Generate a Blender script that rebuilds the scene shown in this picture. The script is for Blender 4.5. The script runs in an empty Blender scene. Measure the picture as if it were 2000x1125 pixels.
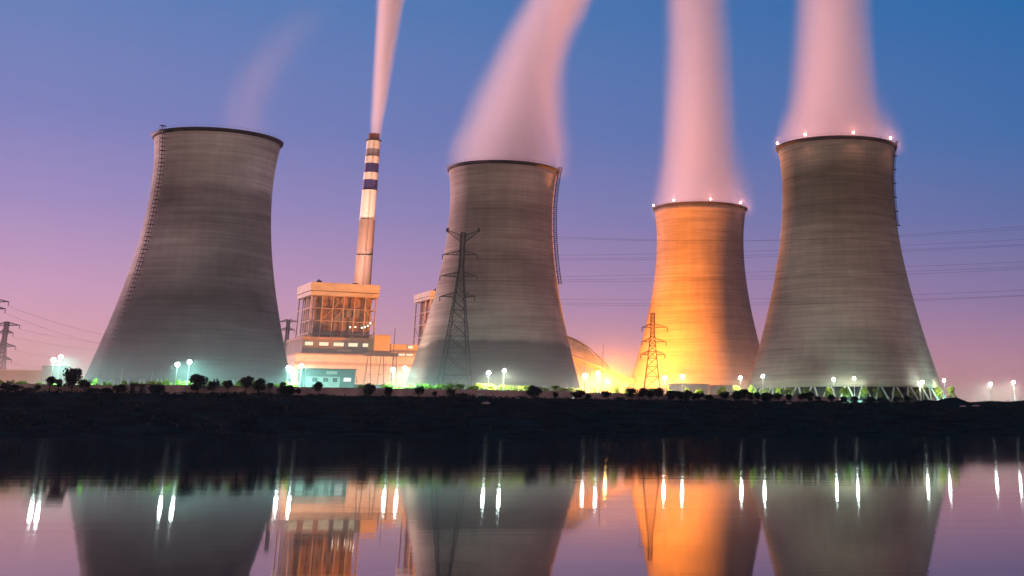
import bpy, bmesh, math, random
from mathutils import Vector, Matrix, noise as mnoise

# ------------------------------------------------------------------ camera
scene = bpy.context.scene
C = scene.collection
F, PHI, X0, YP = 2549.3, math.radians(18.424), 1368.4, -8.75   # lens, pitch and axis of the photograph (2000 px wide)
EYE = 1.5
cd = bpy.data.cameras.new('camera'); cam = bpy.data.objects.new('camera', cd); C.objects.link(cam)
cam.location = (0, 0, EYE); cam.rotation_euler = (math.pi/2 + PHI, 0, 0)
cd.sensor_width = 36; cd.lens = F/2000*36
cd.shift_x = (1000 - X0)/2000; cd.shift_y = -(562.5 - YP)/2000
cd.clip_start = 0.1; cd.clip_end = 30000
scene.camera = cam
scene.render.resolution_x, scene.render.resolution_y = 1024, 576

# ------------------------------------------------------------------ view, sampling
vs = scene.view_settings
vs.view_transform = 'Standard'; vs.look = 'None'; vs.gamma = 1; vs.exposure = 0
cy = scene.cycles
cy.use_denoising = True
cy.max_bounces = 8; cy.diffuse_bounces = 3; cy.glossy_bounces = 3; cy.transparent_max_bounces = 16
cy.volume_bounces = 4; cy.volume_step_rate = 1.0; cy.volume_max_steps = 256
cy.sample_clamp_indirect = 4.0; cy.sample_clamp_direct = 0.0
cy.use_light_tree = True

def srgb(r, g, b, k=1.0):
    def f(c):
        c /= 255.0
        return (c/12.92 if c <= 0.04045 else ((c + 0.055)/1.055)**2.4)*k
    return (f(r), f(g), f(b), 1)

# ------------------------------------------------------------------ world: dusk sky
world = bpy.data.worlds.new('World'); scene.world = world; world.use_nodes = True
wt = world.node_tree; wt.nodes.clear()
def wn(t, **kw):
    n = wt.nodes.new(t)
    for k, v in kw.items(): setattr(n, k, v)
    return n
tc = wn('ShaderNodeTexCoord'); sp = wn('ShaderNodeSeparateXYZ'); wt.links.new(tc.outputs['Generated'], sp.inputs[0])
def ramp(stops, z):
    r = wn('ShaderNodeValToRGB'); cr = r.color_ramp; cr.interpolation = 'EASE' if False else 'LINEAR'
    while len(cr.elements) < len(stops): cr.elements.new(0.5)
    for e, (p, c) in zip(cr.elements, stops): e.position = p; e.color = c
    wt.links.new(z, r.inputs[0]); return r.outputs[0]
left = ramp([(0, srgb(238, 166, 150)), (.045, srgb(222, 162, 166)), (.09, srgb(198, 152, 184)), (.15, srgb(152, 136, 188)),
             (.21, srgb(114, 124, 184)), (.30, srgb(82, 122, 180)), (.6, srgb(50, 84, 150)), (1, srgb(34, 60, 120))], sp.outputs[2])
right = ramp([(0, srgb(210, 142, 140)), (.045, srgb(176, 128, 150)), (.09, srgb(134, 116, 158)), (.15, srgb(92, 108, 162)),
              (.21, srgb(58, 106, 166)), (.30, srgb(26, 102, 166)), (.6, srgb(24, 70, 140)), (1, srgb(24, 50, 110))], sp.outputs[2])
mr = wn('ShaderNodeMapRange'); wt.links.new(sp.outputs[0], mr.inputs[0])
mr.inputs[1].default_value = -0.45; mr.inputs[2].default_value = 0.25; mr.interpolation_type = 'LINEAR'
mx = wn('ShaderNodeMix', data_type='RGBA'); wt.links.new(mr.outputs[0], mx.inputs[0])
wt.links.new(left, mx.inputs[6]); wt.links.new(right, mx.inputs[7])
# warm glow added to the sky behind the viewer, filling the tower fronts
back = ramp([(0, srgb(226, 178, 148)), (.1, srgb(216, 170, 146)), (.3, srgb(170, 140, 136)), (.6, srgb(60, 66, 100)), (1, srgb(30, 56, 110))], sp.outputs[2])
mb_ = wn('ShaderNodeMapRange'); wt.links.new(sp.outputs[1], mb_.inputs[0]); mb_.inputs[1].default_value = 0.25; mb_.inputs[2].default_value = -0.35; mb_.interpolation_type = 'SMOOTHSTEP'
mx2 = wn('ShaderNodeMix', data_type='RGBA'); wt.links.new(mb_.outputs[0], mx2.inputs[0]); wt.links.new(mx.outputs[2], mx2.inputs[6]); wt.links.new(back, mx2.inputs[7]); mx = mx2
bg = wn('ShaderNodeBackground'); bg.inputs[1].default_value = 1.03
wt.links.new(mx.outputs[2], bg.inputs[0])
wo = wn('ShaderNodeOutputWorld'); wt.links.new(bg.outputs[0], wo.inputs[0])
world.cycles.sampling_method = 'MANUAL'; world.cycles.sample_map_resolution = 512

# ------------------------------------------------------------------ sun: last glow, low on the left behind the plant
sd = bpy.data.lights.new('dusk_sun', 'SUN'); sun = bpy.data.objects.new('dusk_sun', sd); C.objects.link(sun)
sd.energy = 5.6; sd.angle = math.radians(12); sd.color = (1.0, 0.54, 0.56)
SUN_DIR = Vector((-1.0, 0.6, 0.055)).normalized()         # towards the glow
sun.rotation_euler = SUN_DIR.to_track_quat('Z', 'Y').to_euler()

LAMP_W = 95000.0
SPILL_W = 6000.0
SODIUM_W = 2300000.0
HAZE = 0.00003
MIST = 0.0040
rnd = random.Random(7)

# ------------------------------------------------------------------ where a pixel of the photograph lies in the world
cp, sn = math.cos(PHI), math.sin(PHI)
def ray(x, y):
    u, v = (x - X0)/F, (YP - y)/F
    return Vector((u, cp - v*sn, sn + v*cp))
def at(x, y, Y):
    d = ray(x, y); d = d*(Y/d.y); return Vector((d.x, d.y, d.z + EYE))
def atz(x, y, z):
    d = ray(x, y); d = d*((z - EYE)/d.z); return Vector((d.x, d.y, z))
def slide(P, al, x):
    """metres along direction al from P until the pixel column x (at P's height) is met"""
    c, s = math.cos(al), math.sin(al); k = (x - X0)/F
    # P.x + t c = k((P.y + t s) cp + (P.z-EYE) sn)
    return (k*(P.y*cp + (P.z - EYE)*sn) - P.x)/(c - k*s*cp)
def zat(y, Y):
    v = (YP - y)/F
    return EYE + Y*(sn + v*cp)/(cp - v*sn)

SL = 0.587
def on_line(x, off, z=13.0):
    """point on the ground, off metres from the lamp line, under pixel column x"""
    k = (x - X0)/F; c = 455 + 214*SL + off
    X = k*(cp*c + (z - EYE)*sn)/(1 - SL*k*cp)
    return Vector((X, c + SL*X, z))

# ------------------------------------------------------------------ materials
MATS = {}
def nodes_of(m):
    m.use_nodes = True; t = m.node_tree; return t, t.nodes['Principled BSDF']
def mat(name, col, rough=0.7, metal=0.0, var=0.25, scale=0.6, bump=0.0, stretch=(1, 1, 1), emit=None, es=0, spec=0.3):
    if name in MATS: return MATS[name]
    m = bpy.data.materials.new(name); t, b = nodes_of(m)
    b.inputs['Roughness'].default_value = rough; b.inputs['Metallic'].default_value = metal
    b.inputs['Specular IOR Level'].default_value = spec
    co = t.nodes.new('ShaderNodeTexCoord'); mp = t.nodes.new('ShaderNodeMapping'); mp.inputs['Scale'].default_value = stretch
    nz = t.nodes.new('ShaderNodeTexNoise'); nz.inputs['Scale'].default_value = scale; nz.inputs['Detail'].default_value = 5
    t.links.new(co.outputs['Object'], mp.inputs[0]); t.links.new(mp.outputs[0], nz.inputs[0])
    r = t.nodes.new('ShaderNodeValToRGB'); t.links.new(nz.outputs[0], r.inputs[0])
    r.color_ramp.elements[0].position = 0.3; r.color_ramp.elements[1].position = 0.7
    r.color_ramp.elements[0].color = [c*(1 - var) for c in col[:3]] + [1]
    r.color_ramp.elements[1].color = [min(1, c*(1 + var)) for c in col[:3]] + [1]
    t.links.new(r.outputs[0], b.inputs['Base Color'])
    if bump:
        bp = t.nodes.new('ShaderNodeBump'); bp.inputs['Strength'].default_value = bump; bp.inputs['Distance'].default_value = 0.2
        t.links.new(nz.outputs[0], bp.inputs['Height']); t.links.new(bp.outputs[0], b.inputs['Normal'])
    if emit:
        b.inputs['Emission Color'].default_value = (*emit, 1); b.inputs['Emission Strength'].default_value = es
    MATS[name] = m; return m

def concrete(name, base, zones, blot=0.35, seed=0.0, H=120.0, line=0.14):
    """weathered tower concrete: lift lines, streaks along the rings, stains, and tone bands by height, some weathering, some painted-in light"""
    m = bpy.data.materials.new(name); t, b = nodes_of(m); N = t.nodes; L = t.links
    b.inputs['Roughness'].default_value = 0.9; b.inputs['Specular IOR Level'].default_value = 0.15
    co = N.new('ShaderNodeTexCoord'); mp = N.new('ShaderNodeMapping'); L.new(co.outputs['Object'], mp.inputs[0])
    mp.inputs['Scale'].default_value = (0.02, 0.02, 0.42); mp.inputs['Location'].default_value = (seed, seed*1.7, seed*2.3)
    n1 = N.new('ShaderNodeTexNoise'); n1.inputs['Scale'].default_value = 1.0; n1.inputs['Detail'].default_value = 7; n1.inputs['Roughness'].default_value = 0.7
    L.new(mp.outputs[0], n1.inputs[0])
    mp2 = N.new('ShaderNodeMapping'); L.new(co.outputs['Object'], mp2.inputs[0])
    mp2.inputs['Scale'].default_value = (0.022, 0.022, 0.032); mp2.inputs['Location'].default_value = (seed*3, 4.1, seed)
    n2 = N.new('ShaderNodeTexNoise'); n2.inputs['Scale'].default_value = 1.0; n2.inputs['Detail'].default_value = 3; L.new(mp2.outputs[0], n2.inputs[0])
    # vertical run-off streaks
    mp3 = N.new('ShaderNodeMapping'); L.new(co.outputs['Object'], mp3.inputs[0]); mp3.inputs['Scale'].default_value = (0.35, 0.35, 0.012)
    n3 = N.new('ShaderNodeTexNoise'); n3.inputs['Scale'].default_value = 1.0; n3.inputs['Detail'].default_value = 4; L.new(mp3.outputs[0], n3.inputs[0])
    sp = N.new('ShaderNodeSeparateXYZ'); L.new(co.outputs['Object'], sp.inputs[0])
    w = N.new('ShaderNodeTexWave'); w.wave_type = 'BANDS'; w.bands_direction = 'Z'; w.inputs['Scale'].default_value = 0.16
    w.inputs['Distortion'].default_value = 0.15; L.new(co.outputs['Object'], w.inputs[0])
    def mrange(v, a, b_, c, d):
        r = N.new('ShaderNodeMapRange'); L.new(v, r.inputs[0])
        for i, q in enumerate((a, b_, c, d)): r.inputs[i + 1].default_value = q
        return r.outputs[0]
    def mul(a, b_):
        r = N.new('ShaderNodeMath'); r.operation = 'MULTIPLY'; L.new(a, r.inputs[0]); L.new(b_, r.inputs[1]); return r.outputs[0]
    f1 = mrange(n1.outputs[0], 0.3, 0.7, 0.72, 1.24)
    f2 = mrange(n2.outputs[0], 0.38, 0.62, 1 - blot, 1 + blot*0.6)
    f3 = mrange(n3.outputs[0], 0.3, 0.7, 0.93, 1.07)
    f4 = mrange(w.outputs[0], 0.0, 0.25, 1 - line, 1.0)
    # wobbling height for tone bands
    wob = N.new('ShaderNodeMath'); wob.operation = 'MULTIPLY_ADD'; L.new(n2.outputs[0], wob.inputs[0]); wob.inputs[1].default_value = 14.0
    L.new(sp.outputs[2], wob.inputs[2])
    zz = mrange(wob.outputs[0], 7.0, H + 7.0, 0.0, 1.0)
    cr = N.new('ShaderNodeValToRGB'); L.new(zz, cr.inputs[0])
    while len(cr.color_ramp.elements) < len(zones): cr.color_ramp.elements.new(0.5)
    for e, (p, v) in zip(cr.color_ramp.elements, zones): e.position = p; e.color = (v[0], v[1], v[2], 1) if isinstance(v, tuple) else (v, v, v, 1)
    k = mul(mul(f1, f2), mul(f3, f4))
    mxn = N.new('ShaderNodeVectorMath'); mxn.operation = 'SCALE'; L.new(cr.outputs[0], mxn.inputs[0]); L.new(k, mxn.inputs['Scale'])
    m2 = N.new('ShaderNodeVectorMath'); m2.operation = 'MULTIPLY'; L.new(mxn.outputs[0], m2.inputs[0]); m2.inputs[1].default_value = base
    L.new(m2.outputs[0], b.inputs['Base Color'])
    bp = N.new('ShaderNodeBump'); bp.inputs['Strength'].default_value = 0.12; bp.inputs['Distance'].default_value = 0.2
    L.new(w.outputs[0], bp.inputs['Height']); L.new(bp.outputs[0], b.inputs['Normal'])
    return m

def emission(name, col, s):
    m = bpy.data.materials.new(name); m.use_nodes = True; t = m.node_tree; t.nodes.clear()
    e = t.nodes.new('ShaderNodeEmission'); e.inputs[0].default_value = (*col, 1); e.inputs[1].default_value = s
    o = t.nodes.new('ShaderNodeOutputMaterial'); t.links.new(e.outputs[0], o.inputs[0]); m.cycles.emission_sampling = 'NONE' if s < 30 else 'AUTO'
    MATS[name] = m; return m

M_steel = mat('galvanised steel', (0.20, 0.19, 0.20), 0.6, 0.3)
M_dark = mat('dark painted steel', (0.035, 0.03, 0.04), 0.7, 0.2)
M_pole = mat('pale lamp pole', (0.62, 0.64, 0.62), 0.5, 0.1)
M_lat = mat('weathered lattice steel', (0.10, 0.09, 0.09), 0.7, 0.2)
M_wire = mat('aluminium cable', (0.055, 0.05, 0.06), 0.7, 0.2)
M_leg = mat('pale concrete column', (0.50, 0.49, 0.44), 0.8)
M_basin = mat('basin concrete', (0.22, 0.22, 0.20), 0.9)
M_fill = mat('dark cooling fill', (0.03, 0.03, 0.028), 0.9)
M_wall = mat('boundary wall render', (0.58, 0.46, 0.42), 0.9, var=0.3, scale=0.25, bump=0.2)
M_cope = mat('coping stone', (0.42, 0.38, 0.34), 0.85)
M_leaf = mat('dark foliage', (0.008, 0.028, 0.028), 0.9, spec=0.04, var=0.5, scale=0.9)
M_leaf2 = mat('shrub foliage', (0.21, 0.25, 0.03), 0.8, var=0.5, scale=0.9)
M_bark = mat('bark', (0.05, 0.04, 0.03), 0.9)
M_cream = mat('cream cladding', (0.58, 0.51, 0.42), 0.75, var=0.12, scale=0.12, stretch=(1, 1, 3))
M_tan = mat('tan cladding', (0.40, 0.24, 0.17), 0.8, var=0.2, scale=0.1)
M_mauve = mat('grey mauve cladding', (0.24, 0.19, 0.18), 0.8, var=0.2, scale=0.15)
M_brown = mat('boiler casing', (0.28, 0.17, 0.13), 0.8, var=0.45, scale=0.18, stretch=(1, 1, 2))
M_frame = mat('painted structural steel', (0.46, 0.34, 0.27), 0.7)
M_teal = mat('grey green panel', (0.16, 0.20, 0.19), 0.8, var=0.15)
M_white = mat('white render', (0.62, 0.63, 0.58), 0.8, var=0.1)
M_yellow = mat('ochre cladding', (0.48, 0.34, 0.14), 0.8, var=0.12)
M_glass = mat('dark glass', (0.04, 0.05, 0.05), 0.2, var=0.1)
M_rust = mat('rust brown steel', (0.075, 0.03, 0.022), 0.9, spec=0.05)
M_roof = mat('roof sheet', (0.16, 0.13, 0.12), 0.8)
M_lit = emission('lit window', (1.0, 0.86, 0.55), 1.15)
M_litw = emission('lit window white', (0.95, 1.0, 0.92), 1.2)
M_bulb = emission('lamp bulb', (0.82, 1.0, 0.97), 85.0)
M_bulbw = emission('lamp bulb warm', (1.0, 0.86, 0.62), 110.0)
M_sod = emission('sodium bulb', (1.0, 0.66, 0.2), 90.0)
M_warn = emission('warning bulb', (1.0, 0.55, 0.38), 26.0)

# ------------------------------------------------------------------ mesh helpers
class MB:
    def __init__(s): s.v = []; s.f = []; s.sm = False
    def add(s, vs_, fs):
        o = len(s.v); s.v += [tuple(p) for p in vs_]; s.f += [tuple(i + o for i in f) for f in fs]
    def box(s, x0, y0, z0, x1, y1, z1, T=None):
        p = [Vector(q) for q in ((x0,y0,z0),(x1,y0,z0),(x1,y1,z0),(x0,y1,z0),(x0,y0,z1),(x1,y0,z1),(x1,y1,z1),(x0,y1,z1))]
        if T: p = [T @ q for q in p]
        s.add(p, [(0,3,2,1),(4,5,6,7),(0,1,5,4),(1,2,6,5),(2,3,7,6),(3,0,4,7)])
    def tube(s, a, b, r0, r1=None, n=6, cap=True):
        a, b = Vector(a), Vector(b); r1 = r0 if r1 is None else r1
        d = (b - a)
        if d.length < 1e-6: return
        d.normalize(); u = d.orthogonal().normalized(); w = d.cross(u)
        vs_ = []
        for P, r in ((a, r0), (b, r1)):
            for i in range(n):
                t = 2*math.pi*i/n + math.pi/n; vs_.append(P + (u*math.cos(t) + w*math.sin(t))*r)
        fs = [(i, (i+1) % n, n + (i+1) % n, n + i) for i in range(n)]
        if cap: fs += [tuple(range(n-1, -1, -1)), tuple(range(n, 2*n))]
        s.add(vs_, fs)
    def path(s, pts, r, n=5):
        for a, b in zip(pts, pts[1:]): s.tube(a, b, r, r, n, False)
    def lathe(s, prof, n=96, close=False):
        vs_ = []; m = len(prof)
        for i in range(n):
            t = 2*math.pi*i/n
            for r, z in prof: vs_.append((r*math.sin(t), -r*math.cos(t), z))
        fs = []
        for i in range(n):
            j = (i+1) % n
            for k in range(m if close else m-1):
                k2 = (k+1) % m
                fs.append((i*m + k, j*m + k, j*m + k2, i*m + k2))
        s.add(vs_, fs)
    def ball(s, c, r, seg=10, rings=6):
        c = Vector(c); vs_ = []; fs = []
        for i in range(rings+1):
            a = math.pi*i/rings
            for j in range(seg):
                t = 2*math.pi*j/seg; vs_.append(c + Vector((math.sin(a)*math.cos(t), math.sin(a)*math.sin(t), math.cos(a)))*r)
        for i in range(rings):
            for j in range(seg):
                k = (j+1) % seg
                fs.append((i*seg + j, (i+1)*seg + j, (i+1)*seg + k, i*seg + k))
        s.add(vs_, fs)
    def build(s, name, m, parent=None, smooth=False):
        me = bpy.data.meshes.new(name); me.from_pydata(s.v, [], s.f); me.validate()
        if smooth: me.polygons.foreach_set('use_smooth', [True]*len(me.polygons))
        me.materials.append(m)
        o = bpy.data.objects.new(name, me); C.objects.link(o)
        if parent: o.parent = parent
        return o
def tag(o, label=None, cat=None, group=None, kind=None):
    if label: o['label'] = label
    if cat: o['category'] = cat
    if group: o['group'] = group
    if kind: o['kind'] = kind
    return o
def empty(name, loc, label=None, cat=None, group=None, rz=0):
    o = bpy.data.objects.new(name, None); C.objects.link(o); o.location = loc; o.rotation_euler[2] = rz
    o.empty_display_size = 1
    return tag(o, label, cat, group)
def copy_part(src, parent, name=None):
    c = src.copy(); C.objects.link(c); c.parent = parent; return c

# ------------------------------------------------------------------ ground, bank, water
GZ = 13.0
def lamp_line(X): return 455 + (X + 214)*0.587
def wall_line(X): return lamp_line(X) - 9
def shore_line(X): return 365 + X*0.26 + 5*mnoise.noise(Vector((X*0.02, 3.3, 0))) + 2*mnoise.noise(Vector((X*0.09, 7.3, 0)))
def ground_z(X, Y):
    ys, yc = shore_line(X), wall_line(X) - 14
    t = (Y - ys)/(yc - ys)
    if t < 0: return max(-4, t*40)
    if t < 1:
        u = t
        z = GZ*(0.35*u + 0.65*u*u*(3 - 2*u)) + (1.3*mnoise.noise(Vector((X*0.03, Y*0.05, 0))) + 0.6*mnoise.noise(Vector((X*0.11, Y*0.12, 5))))*min(1, 4*u)*min(1, 5*(1 - u) + 0.15)
    else: z = GZ
    return z
def mound(X, Y):
    # low spoil heaps along the crest at the far right
    c = atz(1915, 775, GZ + 2)
    z = 0
    for (dx, w, h, dy) in ((0, 9, 3.4, -22), (-14, 7, 1.6, -22), (26, 16, 1.6, -16), (46, 16, 2.2, -16)):
        cx = c.x*0.94 + dx; cyy = wall_line(cx) + dy
        z += h*math.exp(-((X - cx)/w)**2 - ((Y - cyy)/7)**2)
    return z
mb = MB()
xs = [-2600, -1500, -900, -600] + [-480 + 5*i for i in range(180)] + [520, 800, 1500, 2600, 5000]
trs = [-0.25, -0.1] + [i/22 for i in range(23)]
cols = []
for X in xs:
    X_ = max(-480, min(420, X)); ys, yc = shore_line(X_), wall_line(X_) - 14
    row = [(X, ys + (yc - ys)*t) for t in trs] + [(X, yc + d) for d in (4, 8, 12, 16, 22, 32, 60, 120, 300, 700, 1500, 4000, 12000)]
    cols.append([(x, y, ground_z(X_, y) + mound(x, y)) for x, y in row])
n = len(cols[0]); mb.v = [p for c in cols for p in c]
mb.f = [(i*n + j, (i+1)*n + j, (i+1)*n + j + 1, i*n + j + 1) for i in range(len(cols)-1) for j in range(n-1)]
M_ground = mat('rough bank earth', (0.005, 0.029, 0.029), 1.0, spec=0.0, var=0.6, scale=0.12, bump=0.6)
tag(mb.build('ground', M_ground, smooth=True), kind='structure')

# water with long low ripples
mw = bpy.data.materials.new('river water'); t, b = nodes_of(mw); N = t.nodes; L = t.links
b.inputs['Base Color'].default_value = (0.001, 0.022, 0.034, 1); b.inputs['Roughness'].default_value = 0.032
b.inputs['IOR'].default_value = 1.2
co = N.new('ShaderNodeTexCoord')
def wave_noise(scl, stretch, detail=3):
    mp = N.new('ShaderNodeMapping'); mp.inputs['Scale'].default_value = stretch; L.new(co.outputs['Object'], mp.inputs[0])
    nz = N.new('ShaderNodeTexNoise'); nz.inputs['Scale'].default_value = scl; nz.inputs['Detail'].default_value = detail; L.new(mp.outputs[0], nz.inputs[0]); return nz.outputs[0]
a1 = wave_noise(1.0, (0.10, 0.55, 1)); a2 = wave_noise(1.0, (0.9, 2.8, 1), 4)
ad = N.new('ShaderNodeMath'); ad.operation = 'MULTIPLY_ADD'; L.new(a2, ad.inputs[0]); ad.inputs[1].default_value = 0.35; L.new(a1, ad.inputs[2])
a3 = wave_noise(1.0, (0.008, 0.03, 1), 2)
pm = N.new('ShaderNodeMapRange'); L.new(a3, pm.inputs[0]); pm.inputs[1].default_value = 0.35; pm.inputs[2].default_value = 0.65; pm.inputs[3].default_value = 0.003; pm.inputs[4].default_value = 0.013
bp = N.new('ShaderNodeBump'); L.new(pm.outputs[0], bp.inputs['Strength']); bp.inputs['Distance'].default_value = 0.35
L.new(ad.outputs[0], bp.inputs['Height']); L.new(bp.outputs[0], b.inputs['Normal'])
mb = MB(); mb.add([(-3000, -60, 0), (4000, -60, 0), (4000, 1400, 0), (-3000, 1400, 0)], [(0, 1, 2, 3)])
tag(mb.build('river_water', mw), kind='structure')

# ------------------------------------------------------------------ cooling towers
TH = 120.0; SH = (0.242*TH, 0.815*TH, 0.627*TH, 0.496*TH)
TZ = 18.176*1.2 + EYE                       # height of the fitted lower edge above the water
def trad(z):
    rt, z0, a, b_ = SH
    return rt*math.sqrt(1 + ((z - z0)/(a if z < z0 else b_))**2)
leg_mesh = {}
def cooling_tower(X, Y, zs, matn, label, ladder_az=None, lights=None, ladder_off=1.2, z_lad=0, thin=1.0):
    """origin on the ground; shell from zs to the rim"""
    base = TZ - GZ                          # shell profile zero above the ground
    t = empty('cooling_tower', (X, Y, GZ), label, 'cooling tower', 'hyperbolic concrete cooling towers')
    m = MB(); z0 = zs - TZ
    zsamp = [z0 + (TH - 1.6 - z0)*i/48 for i in range(49)]
    prof = [(trad(z), z + base) for z in zsamp]
    inner = [(r - 0.9, z) for r, z in reversed(prof)]
    m.lathe(prof + inner, 128, True)
    m.build('shell', matn, t, True)
    # rim: corbelled walkway
    m = MB(); R = trad(TH)
    zt = TH + base
    m.lathe([(R - 0.2, zt - 1.7), (R + 0.7, zt - 1.0), (R + 1.1, zt - 0.2), (R + 1.1, zt), (R - 1.6, zt), (R - 1.6, zt - 1.59)], 128, True)
    m.build('rim_walkway', M_dark, t)
    # railing on the rim
    m = MB()
    for i in range(64):
        a = 2*math.pi*i/64; a2 = 2*math.pi*(i+1)/64
        p = Vector((math.sin(a)*(R + 1), -math.cos(a)*(R + 1), zt)); q = Vector((math.sin(a2)*(R + 1), -math.cos(a2)*(R + 1), zt))
        m.tube(p, p + Vector((0, 0, 1.1)), 0.05, n=4); m.tube(p + Vector((0, 0, 1.1)), q + Vector((0, 0, 1.1)), 0.04, n=4)
    m.build('railing', M_dark, t)
    # support columns in V pairs
    rb = trad(z0); rg = rb + 3.0; hz = z0 + base; NP = 38
    key = round(hz, 2)
    first = None
    for i in range(NP):
        for sgn in (-1, 1):
            if first is None or True:
                if (key, sgn) not in leg_mesh:
                    m = MB(); da = 2*math.pi/NP*0.42*sgn
                    m.tube((0, -rg, -0.3), (math.sin(da)*(rb - 0.45), -math.cos(da)*(rb - 0.45), hz + 0.25), 0.55, 0.42, 8)
                    o = m.build('support_column', M_leg, t); leg_mesh[(key, sgn)] = o
                else:
                    o = copy_part(leg_mesh[(key, sgn)], t)
                o.rotation_euler[2] = 2*math.pi*i/NP
    m = MB(); m.lathe([(rg + 1.6, -0.4), (rg + 1.6, 1.5), (rg + 1.1, 1.5), (rg + 1.1, -0.4)], 96, True); m.build('basin_wall', M_basin, t)
    m = MB(); m.lathe([(rb - 5, -0.3), (rb - 5, hz + 1.5)], 72); m.lathe([(0.01, hz + 1.5), (rb - 5, hz + 1.5)], 72); m.build('cooling_fill', M_fill, t)
    # caged ladder following the shell
    if ladder_az is not None:
        m = MB(); az = math.radians(ladder_az) - math.atan2(X, Y)*0 
        ca, sa = math.cos(az), math.sin(az)
        def pt(z, dx, off):
            r = trad(z) + off
            return Vector((sa*r + ca*dx, -ca*r + sa*dx, z + base))
        zz = [z_lad + (TH + 1.5 - z_lad)*i/60 for i in range(61)]
        for dx in (-0.9, 0.9): m.path([pt(z, dx, ladder_off) for z in zz], 0.14*thin, 4)
        for dx in (-0.9, 0.9): m.path([pt(z, dx, ladder_off + 1.6*thin) for z in zz], 0.10*thin, 4)
        for i in range(61):
            z = zz[i]
            a, b_, c, d = pt(z, -0.9, ladder_off), pt(z, 0.9, ladder_off), pt(z, 0.9, ladder_off + 1.6*thin), pt(z, -0.9, ladder_off + 1.6*thin)
            m.path([a, b_, c, d, a], 0.12*thin, 4)
            if i % (3 if thin == 1 else 10) == 0:
                m.tube(pt(z, 0, -0.2), pt(z, 0, ladder_off + 0.1), 0.2, n=4)
                m.box(-1.3, -0.05, -0.08, 1.3, 1.5, 0.08, Matrix.Translation(pt(z, 0, ladder_off)) @ Matrix.Rotation(az + math.pi, 4, 'Z'))
        m.build('caged_ladder', M_dark, t)
    if lights is not None:
        for k in range(8):
            a = math.radians(lights + 45*k)
            w = MB(); p = Vector((math.sin(a)*(R + 1), -math.cos(a)*(R + 1), zt)); w.tube(p, p + Vector((0, 0, 1.2)), 0.12, n=6)
            o = w.build('warning_light', M_dark, t)
            w = MB(); w.ball(p + Vector((0, 0, 1.5)), 0.55, 10, 8); w.build('bulb', M_warn, o, True)
            ld = bpy.data.lights.new('warning_glow', 'POINT'); ld.energy = 5000; ld.color = (1.0, 0.38, 0.30); ld.shadow_soft_size = 0.25
            lo = bpy.data.objects.new('warning_glow', ld); C.objects.link(lo); lo.parent = t; lo.location = p + Vector((math.sin(a)*1.2, -math.cos(a)*1.2, 2.6))
    return t
Mt1 = concrete('tower concrete streaked', (0.42, 0.39, 0.38), [(0, (.36, .42, .44)), (.25, (.37, .42, .44)), (.40, (.46, .47, .49)), (.52, .86), (.64, 1.05), (.74, .80), (.83, .76), (.9, 1.15), (1, 1.25)], 0.32, 3.1, line=0.08)  # bluish tint of the lower zones: teal floodlight painted into the colour
Mt2 = concrete('tower concrete banded', (0.42, 0.36, 0.32), [(0, (.38, .41, .44)), (.265, (.40, .41, .44)), (.28, .95), (.45, 1.2), (.62, .95), (.68, 1.15), (.85, .88), (1, 1.15)], 0.25, 8.4, line=0.10)  # darker foot is weathering; its bluish tint is painted teal lamplight
Mt3 = concrete('tower concrete warm', (0.36, 0.29, 0.26), [(0, 1.0), (.5, 1.0), (1, .92)], 0.16, 1.4, line=0.08)
Mt4 = concrete('tower concrete pale', (0.53, 0.47, 0.38), [(0, 1.05), (.3, 1.1), (.62, 1.0), (.70, .80), (.80, .50), (.94, .48), (1, .75)], 0.2, 5.6, line=0.10)  # dark top zones: damp, plus floodlight falloff painted into the colour
T1 = (-248.5, 661.9); T2 = (-113.5, 744.8); T3 = (-0.3, 882.4); T4 = (71.9, 681.6)
def az_of(T): return math.degrees(math.atan2(-T[0], T[1]))
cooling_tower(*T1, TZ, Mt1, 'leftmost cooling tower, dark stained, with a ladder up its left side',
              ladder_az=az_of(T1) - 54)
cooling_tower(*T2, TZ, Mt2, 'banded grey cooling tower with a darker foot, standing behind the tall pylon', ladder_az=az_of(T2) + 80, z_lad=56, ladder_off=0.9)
cooling_tower(*T3, 24.8 + EYE, Mt3, 'smallest and farthest cooling tower, its left side lit orange by the sodium lamp', lights=az_of(T3) - 78)
cooling_tower(*T4, 19.3 + EYE, Mt4, 'rightmost cooling tower, pale foot and dark top, warning lights around its rim', ladder_az=az_of(T4) + 80, ladder_off=0.3, z_lad=78, thin=0.5, lights=az_of(T4) - 74)

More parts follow.
